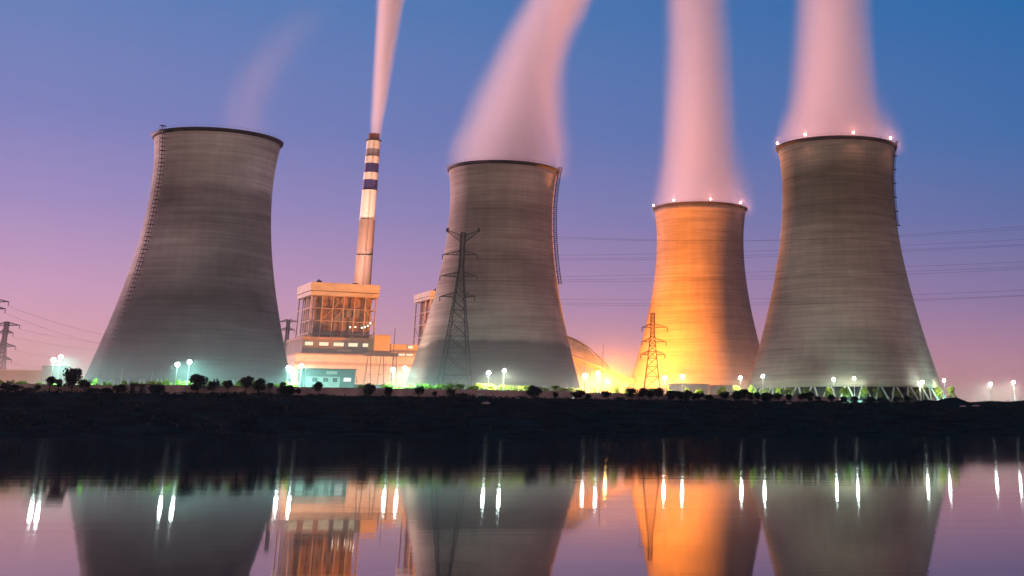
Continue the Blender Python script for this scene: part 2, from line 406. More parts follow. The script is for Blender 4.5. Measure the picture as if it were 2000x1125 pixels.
# ------------------------------------------------------------------ steam plumes (real volumes)
def plume(name, Y, edges, dens, label, group, soft=0.5, top_fade=None, base_fade=None, col=(0.96, 0.93, 0.95), blow=1.25):
    """edges: (y pixel, left x, right x) from the mouth upward, laid on the vertical plane at Y"""
    ks = []
    for (py, xl, xr) in edges:
        a, b_ = at(xl, py, Y), at(xr, py, Y); ks.append(((a.z + b_.z)/2, (a.x + b_.x)/2, (b_.x - a.x)/2*blow))
    z0, z1 = ks[0][0], ks[-1][0]; x0 = ks[0][1]
    def interp(z, j):
        for p, q in zip(ks, ks[1:]):
            if z <= q[0]:
                u = (z - p[0])/(q[0] - p[0]); return p[j] + (q[j] - p[j])*u
        return ks[-1][j]
    m = MB(); NR = 24; NS = 24
    for i in range(NR + 1):
        z = z0 + (z1 - z0)*i/NR; cx, r = interp(z, 1) - x0, interp(z, 2)*1.06
        for j in range(NS):
            a = 2*math.pi*j/NS; m.v.append((cx + r*math.cos(a), r*math.sin(a), z - z0))
    m.f = [(i*NS + j, i*NS + (j+1) % NS, (i+1)*NS + (j+1) % NS, (i+1)*NS + j) for i in range(NR) for j in range(NS)]
    m.f += [tuple(range(NS-1, -1, -1)), tuple(range(NR*NS, NR*NS + NS))]
    mt = bpy.data.materials.new(name + ' vapour'); mt.use_nodes = True; t = mt.node_tree; t.nodes.clear(); N = t.nodes; L = t.links
    co = N.new('ShaderNodeTexCoord'); sp = N.new('ShaderNodeSeparateXYZ'); L.new(co.outputs['Object'], sp.inputs[0])
    mr = N.new('ShaderNodeMapRange'); L.new(sp.outputs[2], mr.inputs[0]); mr.inputs[2].default_value = z1 - z0
    T_ = mr.outputs[0]
    def curve(vals, lo, hi):
        fc = N.new('ShaderNodeFloatCurve'); L.new(T_, fc.inputs['Value']); c = fc.mapping.curves[0]
        pts = [((k[0] - z0)/(z1 - z0), (v - lo)/(hi - lo)) for k, v in zip(ks, vals)]
        c.points[0].location = pts[0]; c.points[1].location = pts[-1]
        for p in pts[1:-1]: c.points.new(*p)
        for p in c.points: p.handle_type = 'AUTO_CLAMPED'
        fc.mapping.update()
        r = N.new('ShaderNodeMapRange'); L.new(fc.outputs[0], r.inputs[0]); r.inputs[3].default_value = lo; r.inputs[4].default_value = hi
        return r.outputs[0]
    def math_(op, a, b_=None, c=None):
        r = N.new('ShaderNodeMath'); r.operation = op
        for i, q in enumerate((a, b_, c)):
            if q is None: continue
            if isinstance(q, (int, float)): r.inputs[i].default_value = q
            else: L.new(q, r.inputs[i])
        return r.outputs[0]
    cxs = [k[1] - x0 for k in ks]; rs = [k[2] for k in ks]
    lo, hi = min(cxs) - 1, max(cxs) + 1
    cxn = curve(cxs, lo, hi); rn = curve(rs, 0.0, max(rs)*1.05)
    # slow billows drawn out along the plume by the long exposure
    mp = N.new('ShaderNodeMapping'); L.new(co.outputs['Object'], mp.inputs[0]); s_ = 2.6/max(rs); mp.inputs['Scale'].default_value = (s_, s_, s_*0.11)
    nz = N.new('ShaderNodeTexNoise'); nz.inputs['Scale'].default_value = 1; nz.inputs['Detail'].default_value = 3; L.new(mp.outputs[0], nz.inputs[0])
    dx = math_('SUBTRACT', sp.outputs[0], cxn)
    r2 = math_('DIVIDE', math_('SQRT', math_('ADD', math_('MULTIPLY', dx, dx), math_('MULTIPLY', sp.outputs[1], sp.outputs[1]))), rn)
    r2 = math_('ADD', r2, math_('MULTIPLY', math_('SUBTRACT', nz.outputs[0], 0.5), 0.6))
    fall = N.new('ShaderNodeMapRange'); fall.interpolation_type = 'SMOOTHSTEP'; L.new(r2, fall.inputs[0])
    fall.inputs[1].default_value = 1.0; fall.inputs[2].default_value = soft; fall.inputs[3].default_value = 0.0; fall.inputs[4].default_value = 1.0
    d = math_('MULTIPLY', fall.outputs[0], dens)
    d = math_('MULTIPLY', d, math_('MULTIPLY_ADD', nz.outputs[0], 2.6, -0.3))
    if top_fade:
        f2 = N.new('ShaderNodeMapRange'); L.new(T_, f2.inputs[0]); f2.inputs[1].default_value = top_fade; f2.inputs[2].default_value = 1; f2.inputs[3].default_value = 1; f2.inputs[4].default_value = 0
        d = math_('MULTIPLY', d, f2.outputs[0])
    if base_fade:
        f2 = N.new('ShaderNodeMapRange'); L.new(T_, f2.inputs[0]); f2.inputs[1].default_value = 0; f2.inputs[2].default_value = base_fade; f2.inputs[3].default_value = 0.15; f2.inputs[4].default_value = 1
        d = math_('MULTIPLY', d, f2.outputs[0])
    pv = N.new('ShaderNodeVolumePrincipled'); pv.inputs['Color'].default_value = (*col, 1); pv.inputs['Anisotropy'].default_value = 0.1
    L.new(d, pv.inputs['Density'])
    o = N.new('ShaderNodeOutputMaterial'); L.new(pv.outputs[0], o.inputs['Volume'])
    ob = m.build(name, mt); ob.location = (x0, Y, z0)
    tag(ob, label, name.replace('_', ' '), group)
    return ob
G_ = 'plumes of vapour rising into the dusk sky'
plume('steam_plume', T2[1], [(345, 890, 1082), (300, 892, 1086), (240, 917, 1088), (180, 942, 1092), (100, 978, 1106), (0, 1030, 1150), (-120, 1085, 1200), (-260, 1140, 1260)], 0.085,
      'thick pink plume leaning right from the banded cooling tower behind the pylon', G_, blow=1.36, soft=0.08, top_fade=0.78)
plume('steam_plume', T3[1], [(425, 1290, 1452), (380, 1292, 1450), (300, 1300, 1438), (200, 1305, 1428), (100, 1308, 1420), (0, 1306, 1412), (-120, 1304, 1412), (-260, 1300, 1415)], 0.08,
      'pink plume rising straight up from the orange lit cooling tower', G_, blow=1.36, soft=0.08, top_fade=0.78)
plume('steam_plume', T4[1], [(300, 1531, 1741), (255, 1536, 1734), (200, 1550, 1716), (100, 1560, 1702), (0, 1564, 1692), (-120, 1566, 1690), (-260, 1566, 1694)], 0.08,
      'pink plume rising from the rightmost cooling tower', G_, blow=1.36, soft=0.08, top_fade=0.78)
plume('steam_plume', T1[1], [(262, 430, 530), (230, 425, 528), (170, 445, 545), (110, 480, 580), (60, 520, 625), (0, 570, 680)], 0.012,
      'faint thin wisp of vapour drifting from the leftmost cooling tower', G_, blow=1.3, soft=0.0, top_fade=0.45)

# ------------------------------------------------------------------ chimney
CHY = 1010.0
def chimney():
    top = at(732, 262, CHY); low = at(706, 556, CHY)
    X = (top.x + low.x)/2
    def hw(py, w): a, b_ = at(0, py, CHY), at(w, py, CHY); return (b_.x - a.x)/2
    zb = GZ; H = top.z - zb
    r_top = hw(280, 25.5); r_556 = hw(556, 33)
    def r_at(z):
        return r_top + (r_556 - r_top)*(top.z - z)/(top.z - low.z)
    t = empty('chimney', (X, CHY, GZ), 'tall slender chimney with white and violet bands behind the boiler house', 'chimney')
    bands = [(262, 274, 'cap', M_roof, 0.80), (274, 292, 0, 0, 1), (292, 306, 1, 0, 1), (306, 320, 0, 0, 1), (320, 338, 2, 0, 1), (338, 352, 0, 0, 1), (352, 372, 2, 0, 1), (372, 429, 0, 0, 1)]
    zl = lambda py: zat(py, CHY) - GZ
    m_w = mat('white band paint', (0.80, 0.75, 0.71), 0.7, var=0.08); m_g = mat('grey band paint', (0.27, 0.25, 0.29), 0.7, var=0.1)
    m_v = mat('violet band paint', (0.055, 0.05, 0.20), 0.7, var=0.12); m_c = mat('chimney concrete', (0.30, 0.21, 0.18), 0.9, var=0.15, scale=0.3, stretch=(1, 1, .2))
    m = MB(); m.lathe([(r_at(GZ)*1.0, -0.5), (r_at(zat(429, CHY)), zl(429))], 48); m.build('shaft', m_c, t, True)
    mc_ = mat('chimney cap concrete', (0.26, 0.15, 0.14), 0.9)
    for (a, b_, k, mm, s) in bands:
        za, zb_ = zl(b_), zl(a)
        m = MB()
        if k == 'cap':
            r = r_at(za + GZ)*0.80; m.lathe([(r, za - 0.01), (r, zb_ - 1.2), (r*1.06, zb_ - 1.2), (r*1.06, zb_), (r*0.7, zb_), (r*0.7, za)], 48, True); m.build('flue_cap', mc_, t)
            m = MB(); R = r_at(za + GZ); m.lathe([(R, za - 0.9), (R + 0.9, za - 0.5), (R + 0.9, za), (r + 0.02, za + 0.01)], 48); m.build('top_gallery', M_dark, t)
        else:
            off = 0.0
            m.lathe([(r_at(za + GZ) + off, za), (r_at(zb_ + GZ) + off, zb_)], 48); m.build('painted_band', (m_w, m_g, m_v)[k], t, True)
    # galleries and ladder
    for py in (306, 372, 430, 500):
        z = zl(py); R = r_at(z + GZ)
        m = MB(); m.lathe([(R - 0.1, z - 0.25), (R + 0.8, z - 0.2), (R + 0.8, z), (R - 0.1, z)], 40, True); m.build('gallery', M_steel, t)
    m = MB()
    for dx in (-0.4, 0.4):
        m.path([Vector((dx + r_at(z + GZ)*0.35, -r_at(z + GZ)*0.95 - 0.3, z)) for z in [zl(262)*i/20 for i in range(21)]], 0.09, 4)
    m.build('ladder', M_dark, t)
chimney()
plume('smoke_plume', CHY, [(268, 722, 745), (235, 723, 750), (200, 725, 757), (100, 730, 772), (0, 735, 790), (-120, 745, 815), (-260, 765, 850)], 0.3,
      'narrow peach coloured plume rising from the banded chimney', G_, blow=1.1, soft=0.2, top_fade=0.78, col=(0.97, 0.92, 0.92))

# ------------------------------------------------------------------ lamps
def make_lamp(z_head=10.5):
    t = empty('floodlight_mast', (0, 0, 0))
    m = MB(); m.tube((0, 0, 0), (0, 0, z_head - 0.4), 0.22, 0.13, 8); m.tube((0, 0, -0.2), (0, 0, 0.3), 0.4, 0.4, 8); m.build('pole', M_pole, t, False)
    m = MB(); m.box(-0.9, -0.06, z_head - 0.55, 0.9, 0.06, z_head - 0.4)
    for x in (-0.6, 0.6): m.box(x - 0.28, 0.0, z_head - 0.38, x + 0.28, 0.34, z_head + 0.2)
    h = m.build('lamp_head', M_steel, t)
    m = MB(); m.ball((0, -0.2, z_head), 0.66, 12, 8); m.build('bulb', M_bulb, h, True)
    return t
# head pixels, and how to tell them apart
LP = [(105, 703, 'left floodlight of the pair left of the leftmost cooling tower'),
      (118, 698, 'right floodlight of the pair left of the leftmost cooling tower'),
      (347, 712, 'left floodlight of the pair in front of the leftmost cooling tower'),
      (370, 707, 'right floodlight of the pair in front of the leftmost cooling tower'),
      (564, 718, 'left floodlight of the pair beside the grey office block, near the leftmost tower\'s edge'),
      (589, 715, 'right floodlight of the pair beside the left end of the grey office block'),
      (768, 722, 'left floodlight of the pair in front of the bright yard right of the office block'),
      (791, 719, 'right floodlight of the pair at the left edge of the banded cooling tower'),
      (955, 728, 'left floodlight of the pair in front of the banded cooling tower'),
      (985, 724, 'right floodlight of the pair in front of the banded cooling tower'),
      (1143, 733, 'left floodlight of the pair just right of the banded cooling tower'),
      (1168, 729, 'floodlight standing directly left of the orange sodium lamp'),
      (1298, 738, 'floodlight just right of the pylon before the orange lit tower'),
      (1333, 735, 'floodlight in front of the middle of the orange lit tower'),
      (1446, 738, 'floodlight in front of the right foot of the orange lit tower'),
      (1490, 735, 'floodlight in front of the left foot of the rightmost tower'),
      (1628, 741, 'left floodlight of the pair in front of the middle of the rightmost tower'),
      (1668, 739, 'right floodlight of the pair in front of the middle of the rightmost tower'),
      (1802, 746, 'floodlight in front of the right foot of the rightmost tower'),
      (1844, 743, 'floodlight just right of the rightmost tower'),
      (1934, 750, 'second floodlight from the right end of the row, above the mound'),
      (1979, 747, 'last floodlight at the right end of the row, slightly yellow')]
lamp0 = None; GLZ = GZ + 10.5
LK = {12: .5, 13: .4, 14: .45, 15: .3, 16: .08, 17: .07, 18: .04, 19: .14, 4: 1.5, 5: 1.1, 6: .7, 7: 1.2}
for i, (x, y, lab) in enumerate(LP):
    p = on_line(x, 0.0, 23.5); hh = zat(y, p.y) - 13.0
    if lamp0 is None: lamp0 = make_lamp(); t = lamp0
    else:
        t = lamp0.copy(); C.objects.link(t)
        for ch in lamp0.children:
            c = copy_part(ch, t)
            for g in ch.children: copy_part(g, c)
    if i == len(LP) - 1:
        pass
    for ch in t.children:
        if ch.name.startswith('pole'): ch.scale.z = hh/10.5
        else: ch.location.z = hh - 10.5
    t.location = (p.x, p.y, GZ); tag(t, lab, 'floodlight', 'floodlight masts along the boundary wall')
    col = (0.34, 1.0, 0.84) if i < 8 else ((1.0, 0.90, 0.66) if 10 <= i < 14 or i > 20 else (0.90, 1.0, 0.74))
    for (nm, W_, sz, bl, dz) in (('floodlight_beam', LAMP_W, 110, 0.9, -0.75), ('floodlight_spill', SPILL_W, 178, 0.1, -0.12)):
        ld = bpy.data.lights.new(nm, 'SPOT'); ld.energy = W_*LK.get(i, 1.0); ld.spot_size = math.radians(sz); ld.spot_blend = bl
        ld.color = col; ld.shadow_soft_size = 0.5
        lo = bpy.data.objects.new(nm, ld); C.objects.link(lo); lo.parent = t; lo.location = (0, 0.55 if sz == 110 else -0.9, hh + (0.1 if sz == 110 else 0.3))
        lo.rotation_euler = (-Vector((0, 1, dz))).to_track_quat('Z', 'Y').to_euler()
# the last one is yellower
def sodium(x, y, Y, label, W, r=0.95, col=(1.0, 0.27, 0.02), m_b=None, spot=None, hgt=None):
    p = at(x, y, Y); t = empty('sodium_lamp', (p.x, p.y, GZ), label, 'lamp', 'orange lamps in the plant yard')
    h = p.z - GZ
    m = MB(); m.tube((0, 0, 0), (0, 0, h - 1.0), 0.25, 0.15, 8); m.build('pole', M_pole, t)
    m = MB(); m.box(-1.0, -0.1, h - 1.3, 1.0, 0.25, h - 1.0); m.build('lamp_head', M_steel, t)
    m = MB(); m.ball((0, -0.2, h), r, 12, 8); m.build('bulb', m_b or M_sod, t, True)
    ld = bpy.data.lights.new('sodium_glow', 'POINT'); ld.energy = W; ld.color = col; ld.shadow_soft_size = 0.35
    lo = bpy.data.objects.new('sodium_glow', ld); C.objects.link(lo); lo.parent = t; lo.location = (0, 1.1, h + 0.1)
    return t
sodium(1186, 745, 800, 'brilliant orange sodium lamp between the banded tower and the orange lit tower', SODIUM_W)

# ------------------------------------------------------------------ plant buildings (parallel to the river)
AL = math.radians(29)
UA = Vector((math.cos(AL), math.sin(AL), 0)); VA = Vector((-math.sin(AL), math.cos(AL), 0))
def rot_frame(P): return Matrix.Translation(Vector((P.x, P.y, 0))) @ Matrix.Rotation(AL, 4, 'Z')
def place(x, Y, ytop): p = at(x, ytop, Y); return p
def thing_at(name, P, label, cat, group=None):
    return empty(name, (P.x, P.y, GZ), label, cat, group, rz=AL)
def lbox(m, x0, y0, z0, x1, y1, z1): m.box(x0, y0, z0, x1, y1, z1)

def steel_frame(m, W, D, H, nx, ny, nz, r=0.45, brace=True, seed=1):
    """open frame of columns, floor beams and braces standing round a core (front y=0, left x=0)"""
    rr = random.Random(seed)
    xs_ = [W*i/nx for i in range(nx + 1)]; ys_ = [D*i/ny for i in range(ny + 1)]; zs_ = [H*i/nz for i in range(nz + 1)]
    for x in xs_:
        for y in ((0,) if 0 < x < W else ys_): m.box(x - r, y - r, 0, x + r, y + r, H)
    for z in zs_[1:]:
        m.box(-r*1.02, -r*0.9, z - r*0.7, W + r*1.02, r*0.9, z + r*0.7); m.box(-r*0.9, -r*1.02, z - r*0.71, r*0.9, D + r, z + r*0.71); m.box(W - r*0.9, -r*1.02, z - r*0.71, W + r*0.9, D + r, z + r*0.71)
    if brace:
        for i in range(nx):
            for k in range(nz):
                if rr.random() < 0.45:
                    a, b_ = Vector((xs_[i], -0.1, zs_[k])), Vector((xs_[i+1], -0.1, zs_[k+1]))
                    if rr.random() < 0.5: a.x, b_.x = b_.x, a.x
                    m.tube(a, b_, 0.22, n=4)
        for j in range(ny):
            for k in range(nz):
                if rr.random() < 0.35: m.tube((0, ys_[j], zs_[k]), (0, ys_[j+1], zs_[k+1]), 0.22, n=4)

def boiler_house(xc, Y, ytop, xr, xl, yfascia, label, seed, nx=6, lamps=True):
    P = at(xc, ytop, Y); P.z = P.z
    W = slide(P, AL, xr); Dp = slide(P, AL + math.pi/2, xl)
    zt = P.z - GZ; zf = zat(yfascia, Y) - GZ
    t = thing_at('boiler_house', P, label, 'boiler house')
    m = MB(); m.box(3, 3, -0.5, W - 3, Dp - 3, zf - 0.1); m.build('casing', M_brown, t)
    rr = random.Random(seed)
    m = MB()
    for k in range(9):                                  # ducts and platforms inside the frame
        x = rr.uniform(4, W - 8); z = rr.uniform(zf*0.25, zf*0.9)
        m.box(x, 0.8, z, x + rr.uniform(3, 7), 2.9, z + rr.uniform(1.5, 6))
    for k in range(4): x = 6 + (W - 12)*k/3; m.tube((x, 1.7, 0), (x, 1.7, zf - 1), 0.8, n=8)
    m.build('ductwork', M_steel, t)
    m = MB(); steel_frame(m, W, Dp, zf, nx, 3, 9, 0.4, True, seed); m.build('steel_frame', M_frame, t)
    m = MB()
    for k in range(1, 9): z = zf*k/9; m.box(0.6, 0.6, z - 0.1, W - 0.6, 2.99, z + 0.1)
    m.build('platform', M_steel, t)
    m = MB(); m.box(-1.4, -1.4, zf, W + 1.4, Dp + 1.4, zf + (zt - zf)*0.30); m.build('lower_fascia', M_cream, t)
    m = MB(); m.box(-0.9, -0.9, zf + (zt - zf)*0.30, W + 0.9, Dp + 0.9, zf + (zt - zf)*0.36); m.build('shadow_gap', M_roof, t)
    m = MB(); m.box(-1.6, -1.6, zf + (zt - zf)*0.36, W + 1.6, Dp + 1.6, zt); m.build('upper_fascia', M_cream, t)
    m = MB(); m.box(3, 3, zt, 6.2, 6, zt + 1.6); m.box(4, 4, zt + 1.6, 5, 5, zt + 2.4); m.build('roof_vent', M_dark, t)
    m = MB(); m.box(W*0.62, 2, zt, W*0.62 + 4, 6, zt + 0.9); m.build('roof_vent', M_dark, t)
    if lamps:
        for i, (fx, dz) in enumerate(((0.62, 0), (0.70, .3), (0.80, 0), (0.85, .4), (0.89, 1.4), (0.93, 3.0))):
            z = zat(641, Y + 20) - GZ + dz
            w = MB(); w.box(W*fx - 0.3, -0.9, z - 0.1, W*fx + 0.3, -0.4, z + 0.2); o = w.build('work_light', M_steel, t)
            w = MB(); w.ball((W*fx, -1.1, z), 0.42, 8, 6); w.build('bulb', M_litb, o, True)
    return t, P, W, Dp, zt
M_litb = emission('work bulb', (1.0, 0.9, 0.68), 7.0)
boiler_house(612, 880, 551, 737, 587, 576, 'tall boiler house with an orange lit open steel frame beneath the chimney', 3)
boiler_house(843, 925, 568, 985, 814, 584, 'second steel framed boiler house, mostly hidden behind the banded cooling tower', 9, lamps=False)

def hall():
    # long upper gallery with five lit windows
    P = at(592, 657, 845); W = slide(P, AL, 731); Dp = slide(P, AL + math.pi/2, 562); zt = P.z - GZ
    t = thing_at('gallery_building', P, 'mauve gallery block with a row of five lit windows below the boiler house', 'building')
    m = MB(); m.box(0, 0, 0, W, Dp, zt - 1.5); m.build('wall', M_mauve, t)
    m = MB(); m.box(-0.6, -0.6, zt - 1.5, W + 0.6, Dp + 0.6, zt); m.build('roof_edge', M_tan, t)
    z0, z1 = zat(674, 845) - GZ, zat(667, 845) - GZ
    for (a, b_) in ((595, 611), (623, 641), (651, 671), (680, 698), (708, 725)):
        xa, xb = slide(Vector((P.x, P.y, z0 + GZ)), AL, a), slide(Vector((P.x, P.y, z0 + GZ)), AL, b_); xa = max(xa, 0.6)
        m = MB(); m.box(xa - 0.3, -0.16, z0 - 0.3, xb + 0.3, -0.002, z1 + 0.3); f = m.build('window', M_roof, t)
        m = MB(); m.box(xa, -0.22, z0, xb, -0.165, z1); m.build('pane', M_lit, f)
    m = MB(); zc = zat(683, 845) - GZ; xa = slide(P, AL, 660); m.box(xa, -1.6, zc - 0.5, xa + 9, -0.005, zc + 0.7); m.build('canopy', M_cream, t)
    # turbine hall
    P = at(578, 692, 815); W = slide(P, AL, 812); Dp = slide(P, AL + math.pi/2, 556); zt = P.z - GZ
    t = thing_at('turbine_hall', P, 'long cream turbine hall, brightly lit, behind the grey office block', 'building')
    m = MB(); m.box(0, 0, -0.5, W, Dp, zt); m.build('wall', M_cream, t)
    m = MB(); m.box(-0.5, -0.5, zt, W + 0.5, Dp + 0.5, zt + 0.8); m.build('roof_edge', M_tan, t)
    m = MB(); zb = zat(709, 815) - GZ; m.box(-0.35, -0.35, zb - 0.7, W + 0.35, -0.003, zb + 0.9); m.build('string_course', M_tan, t)
    m = MB(); zb = zat(752, 815) - GZ
    for k in range(14): x = W*(k + 0.5)/14; m.box(x - 1.6, -0.12, zb - 1.4, x + 1.6, -0.002, zb + 1.2)
    m.build('window_band', M_teal, t)
    m = MB()
    for k in range(1, 12): x = W*k/12; m.box(x - 0.25, -0.3, -0.5, x + 0.25, -0.004, zt - 0.1)
    m.build('pilaster', M_cream, t)
    # ochre transfer house
    P = at(730, 655, 850); W = slide(P, AL, 763); zt = P.z - GZ
    t = thing_at('transfer_house', P, 'plain ochre transfer house beside the right end of the gallery block', 'building')
    m = MB(); m.box(0.7, 0, 0, W, 14, zt); m.build('wall', M_yellow, t)
    m = MB(); m.box(0.65, -0.3, zt, W + 0.3, 14.3, zt + 0.5); m.build('roof', M_tan, t)
    # right wing with lit windows
    P = at(763, 672, 858); W = slide(P, AL, 870); zt = P.z - GZ
    t = thing_at('right_wing', P, 'low dim wing with a small lit window, left of the banded tower', 'building')
    m = MB(); m.box(0.5, 0, 0, W, 16, zt); m.build('wall', M_yellow, t)
    m = MB(); zb = zat(685, 858) - GZ; m.box(0.45, -0.4, zb - 0.9, W, -0.003, zb + 0.6); m.build('string_course', M_roof, t)
    for (a, b_, y0, y1) in ((796, 806, 680, 674), (776, 790, 702, 690), (792, 806, 702, 690)):
        z0, z1 = zat(y0, 858) - GZ, zat(y1, 858) - GZ; Q = Vector((P.x, P.y, z0 + GZ)); xa, xb = slide(Q, AL, a), slide(Q, AL, b_)
        m = MB(); m.box(xa - 0.2, -0.55, z0 - 0.2, xb + 0.2, -0.01, z1 + 0.2); f = m.build('window', M_roof, t)
        m = MB(); m.box(xa, -0.62, z0, xb, -0.56, z1); m.build('pane', M_lit, f)
hall()

def office():
    Y = 585; P = at(597, 721, Y); W = slide(P, AL, 695); zt = P.z - GZ
    t = thing_at('office_block', P, 'small grey and white office block with dark windows and a pale name board', 'building')
    m = MB(); m.box(0, 0, -0.5, W, 14, zt); m.build('wall', M_teal, t)
    m = MB(); m.box(-0.4, -0.4, zt, W + 0.4, 14.4, zt + 0.45); m.build('roof', M_roof, t)
    zb = zat(735, Y) - GZ
    xe = slide(P, AL, 665)
    m = MB(); m.box(0.3, -0.5, -0.5, xe, -0.003, zb); m.build('white_front', M_white, t)
    for (a, b_, y0, y1) in ((609, 619, 746, 738), (630, 640, 746, 738), (649, 658, 746, 738), (648, 656, 763, 757), (612, 621, 763, 757)):
        z0, z1 = zat(y0, Y + 5) - GZ, zat(y1, Y + 5) - GZ; Q = Vector((P.x, P.y, z0 + GZ)); xa, xb = slide(Q, AL, a), slide(Q, AL, b_)
        m = MB(); m.box(xa - 0.12, -0.6, z0 - 0.12, xb + 0.12, -0.503, z1 + 0.12); f = m.build('window', M_white, t)
        m = MB(); m.box(xa, -0.63, z0, xb, -0.603, z1); m.build('pane', M_glass, f)
    z0, z1 = zat(745, Y + 8) - GZ, zat(738, Y + 8) - GZ; Q = Vector((P.x, P.y, z0 + GZ)); xa, xb = slide(Q, AL, 671), slide(Q, AL, 685)
    m = MB(); m.box(xa - 0.12, -0.1, z0 - 0.12, xb + 0.12, -0.003, z1 + 0.12); f = m.build('window', M_white, t)
    m = MB(); m.box(xa, -0.13, z0, xb, -0.103, z1); m.build('pane', M_litw, f)
    z0, z1 = zat(731, Y + 5) - GZ, zat(725, Y + 5) - GZ; xa, xb = slide(Q, AL, 636), slide(Q, AL, 657)
    m = MB(); m.box(xa, -0.2, z0, xb, -0.003, z1); m.build('name_board', M_white, t)
office()

# gantry in front of the turbine hall
def gantry():
    P = at(722, 690, 770); W = slide(P, AL, 772); zt = P.z - GZ
    t = thing_at('pipe_gantry', P, 'brown trestle gantry on spread legs in front of the turbine hall', 'gantry')
    m = MB(); m.box(-3, -1.2, zt - 1.4, W + 1.5, 1.2, zt + 0.4); m.box(-1, -0.8, zt + 0.4, W*0.8, 0.8, zt + 1.5); m.build('beam', M_rust, t)
    for k in range(3):
        x = W*k/2; m = MB()
        for s in (-1, 1): m.tube((x + s*3.4, s*2.0, -0.3), (x + s*0.8, s*0.4, zt - 1.3), 0.34, 0.26, 6)
        for f_ in (0.3, 0.62): m.tube((x - 3.4 + 2.6*f_, -2 + 1.6*f_, zt*f_), (x + 3.4 - 2.6*f_, 2 - 1.6*f_, zt*f_), 0.16, n=5)
        m.build('trestle_leg', M_rust, t)
gantry()

# thin masts
def mast(x, y0, Y, label, r=0.2, name='mast', m_=None):
    p = at(x, y0, Y); t = empty(name, (p.x, p.y, GZ), label, 'mast', 'thin masts in the plant yard')
    m = MB(); h = p.z - GZ; m.tube((0, 0, -0.3), (0, 0, h), r, r*0.45, 6); m.build('pole', m_ or M_steel, t)
    m = MB()
    for i in range(3): z = h*(0.4 + 0.2*i); m.box(-0.7, -0.06, z, 0.7, 0.06, z + 0.12)
    m.build('bracket', M_dark, t)
mast(772, 640, 700, 'tall thin mast left of the banded cooling tower', 0.26, m_=M_rust)
mast(697, 735, 575, 'short dark pole at the right corner of the office block', 0.16, m_=M_dark)
mast(1143, 688, 770, 'thin mast above the left floodlight near the sodium lamp', 0.22)
mast(1178, 672, 780, 'tallest thin mast rising beside the orange sodium lamp', 0.3)
mast(240, 718, 560, 'slim white pole before the foot of the leftmost tower', 0.16, m_=M_pole)
mast(298, 726, 560, 'short white pole right of the slim one before the leftmost tower', 0.14, m_=M_pole)
mast(1108, 748, 600, 'short white pole before the right foot of the banded tower', 0.16, m_=M_pole)

# coal store, conveyor and low buildings
def coal_store():
    P = at(1090, 662, 1160); R_ = (at(1215, 740, 1160).x - P.x); zt = P.z - GZ
    t = empty('coal_store', (P.x, P.y, GZ), 'wide arched coal store roof between the banded and the orange lit towers', 'coal store')
    m = MB(); n_ = 40; Lh = 60
    vs_ = []
    for i in range(n_ + 1):
        a = math.pi*i/n_
        for y in (-Lh, Lh): vs_.append((math.cos(a)*R_, y, math.sin(a)*zt))
    m.add(vs_, [(2*i, 2*i+1, 2*i+3, 2*i+2) for i in range(n_)]); m.build('roof', mat('pale roof membrane', (0.62, 0.52, 0.50), 0.9), t, True)
    m = MB(); m.add([(math.cos(math.pi*i/n_)*(R_-1), -Lh + 1, math.sin(math.pi*i/n_)*(zt-1)) for i in range(n_ + 1)], [tuple(range(n_ + 1))]); m.build('end_wall', mat('pale roof membrane', (0.62, 0.52, 0.50)), t)
    m = MB(); m.path([(math.cos(math.pi*i/n_)*R_*1.003, -Lh, math.sin(math.pi*i/n_)*zt*1.003) for i in range(n_ + 1)], 0.5, 5); m.build('arch_rib', M_frame, t)
coal_store()
def conveyor():
    a, b_ = at(1105, 694, 905), at(1230, 743, 860)
    t = empty('coal_conveyor', (a.x, a.y, GZ), 'sloping conveyor gallery running down to the right behind the sodium lamp', 'conveyor')
    a = a - Vector((a.x, a.y, GZ)); b_ = b_ - Vector(at(1105, 694, 905)) + a
    d = (b_ - a); L_ = d.length; q = d.to_track_quat('X', 'Z').to_matrix().to_4x4(); T_ = Matrix.Translation(a) @ q
    m = MB(); m.box(-4, -2, -1.6, L_ + 2, 2, 1.2, T_); m.build('gallery', M_tan, t)
    m = MB(); m.box(-4, -2.3, 1.202, L_ + 2, 2.3, 1.6, T_); m.build('roof', M_cream, t)
    for k in range(5):
        p = a + d*(k/4.6); m = MB()
        for s in (-1, 1): m.tube((p.x + s*2, p.y, -0.3), (p.x + s*1, p.y, p.z - 1.6), 0.3, n=5)
        m.tube((p.x - 1.6, p.y, p.z*0.5), (p.x + 1.6, p.y, p.z*0.5), 0.2, n=5)
        m.build('trestle_leg', M_steel, t)
conveyor()
def low_building(name, x0, x1, y0, Y, label, wm, rm, lit=0, depth=14):
    P = at(x0, y0, Y); W = slide(P, AL, x1); zt = P.z - GZ
    t = thing_at(name, P, label, 'building')
    m = MB(); m.box(0, 0, -0.5, W, depth, zt - 0.5); m.build('wall', wm, t)
    m = MB(); m.box(-0.5, -0.5, zt - 0.5, W + 0.5, depth + 0.5, zt); m.build('roof', rm, t)
    for k in range(max(2, int(W/7))):
        x = 2 + (W - 4)*k/max(1, int(W/7) - 1) if W > 14 else 1.5 + k*3
        m = MB(); m.box(x - 0.9, -0.1, zt*0.35, x + 0.9, -0.003, zt*0.6); f = m.build('window', M_white, t)
        m = MB(); m.box(x - 0.75, -0.14, zt*0.38, x + 0.75, -0.103, zt*0.57); m.build('pane', M_lit if lit and k % 2 == 0 else M_glass, f)
low_building('long_shed', -60, 84, 720, 690, 'long low orange lit shed at the far left, its roof edge glowing', M_tan, M_cream)
low_building('grey_shed', 86, 134, 714, 700, 'grey flat roofed building behind the leftmost pair of floodlights', M_mauve, M_roof)
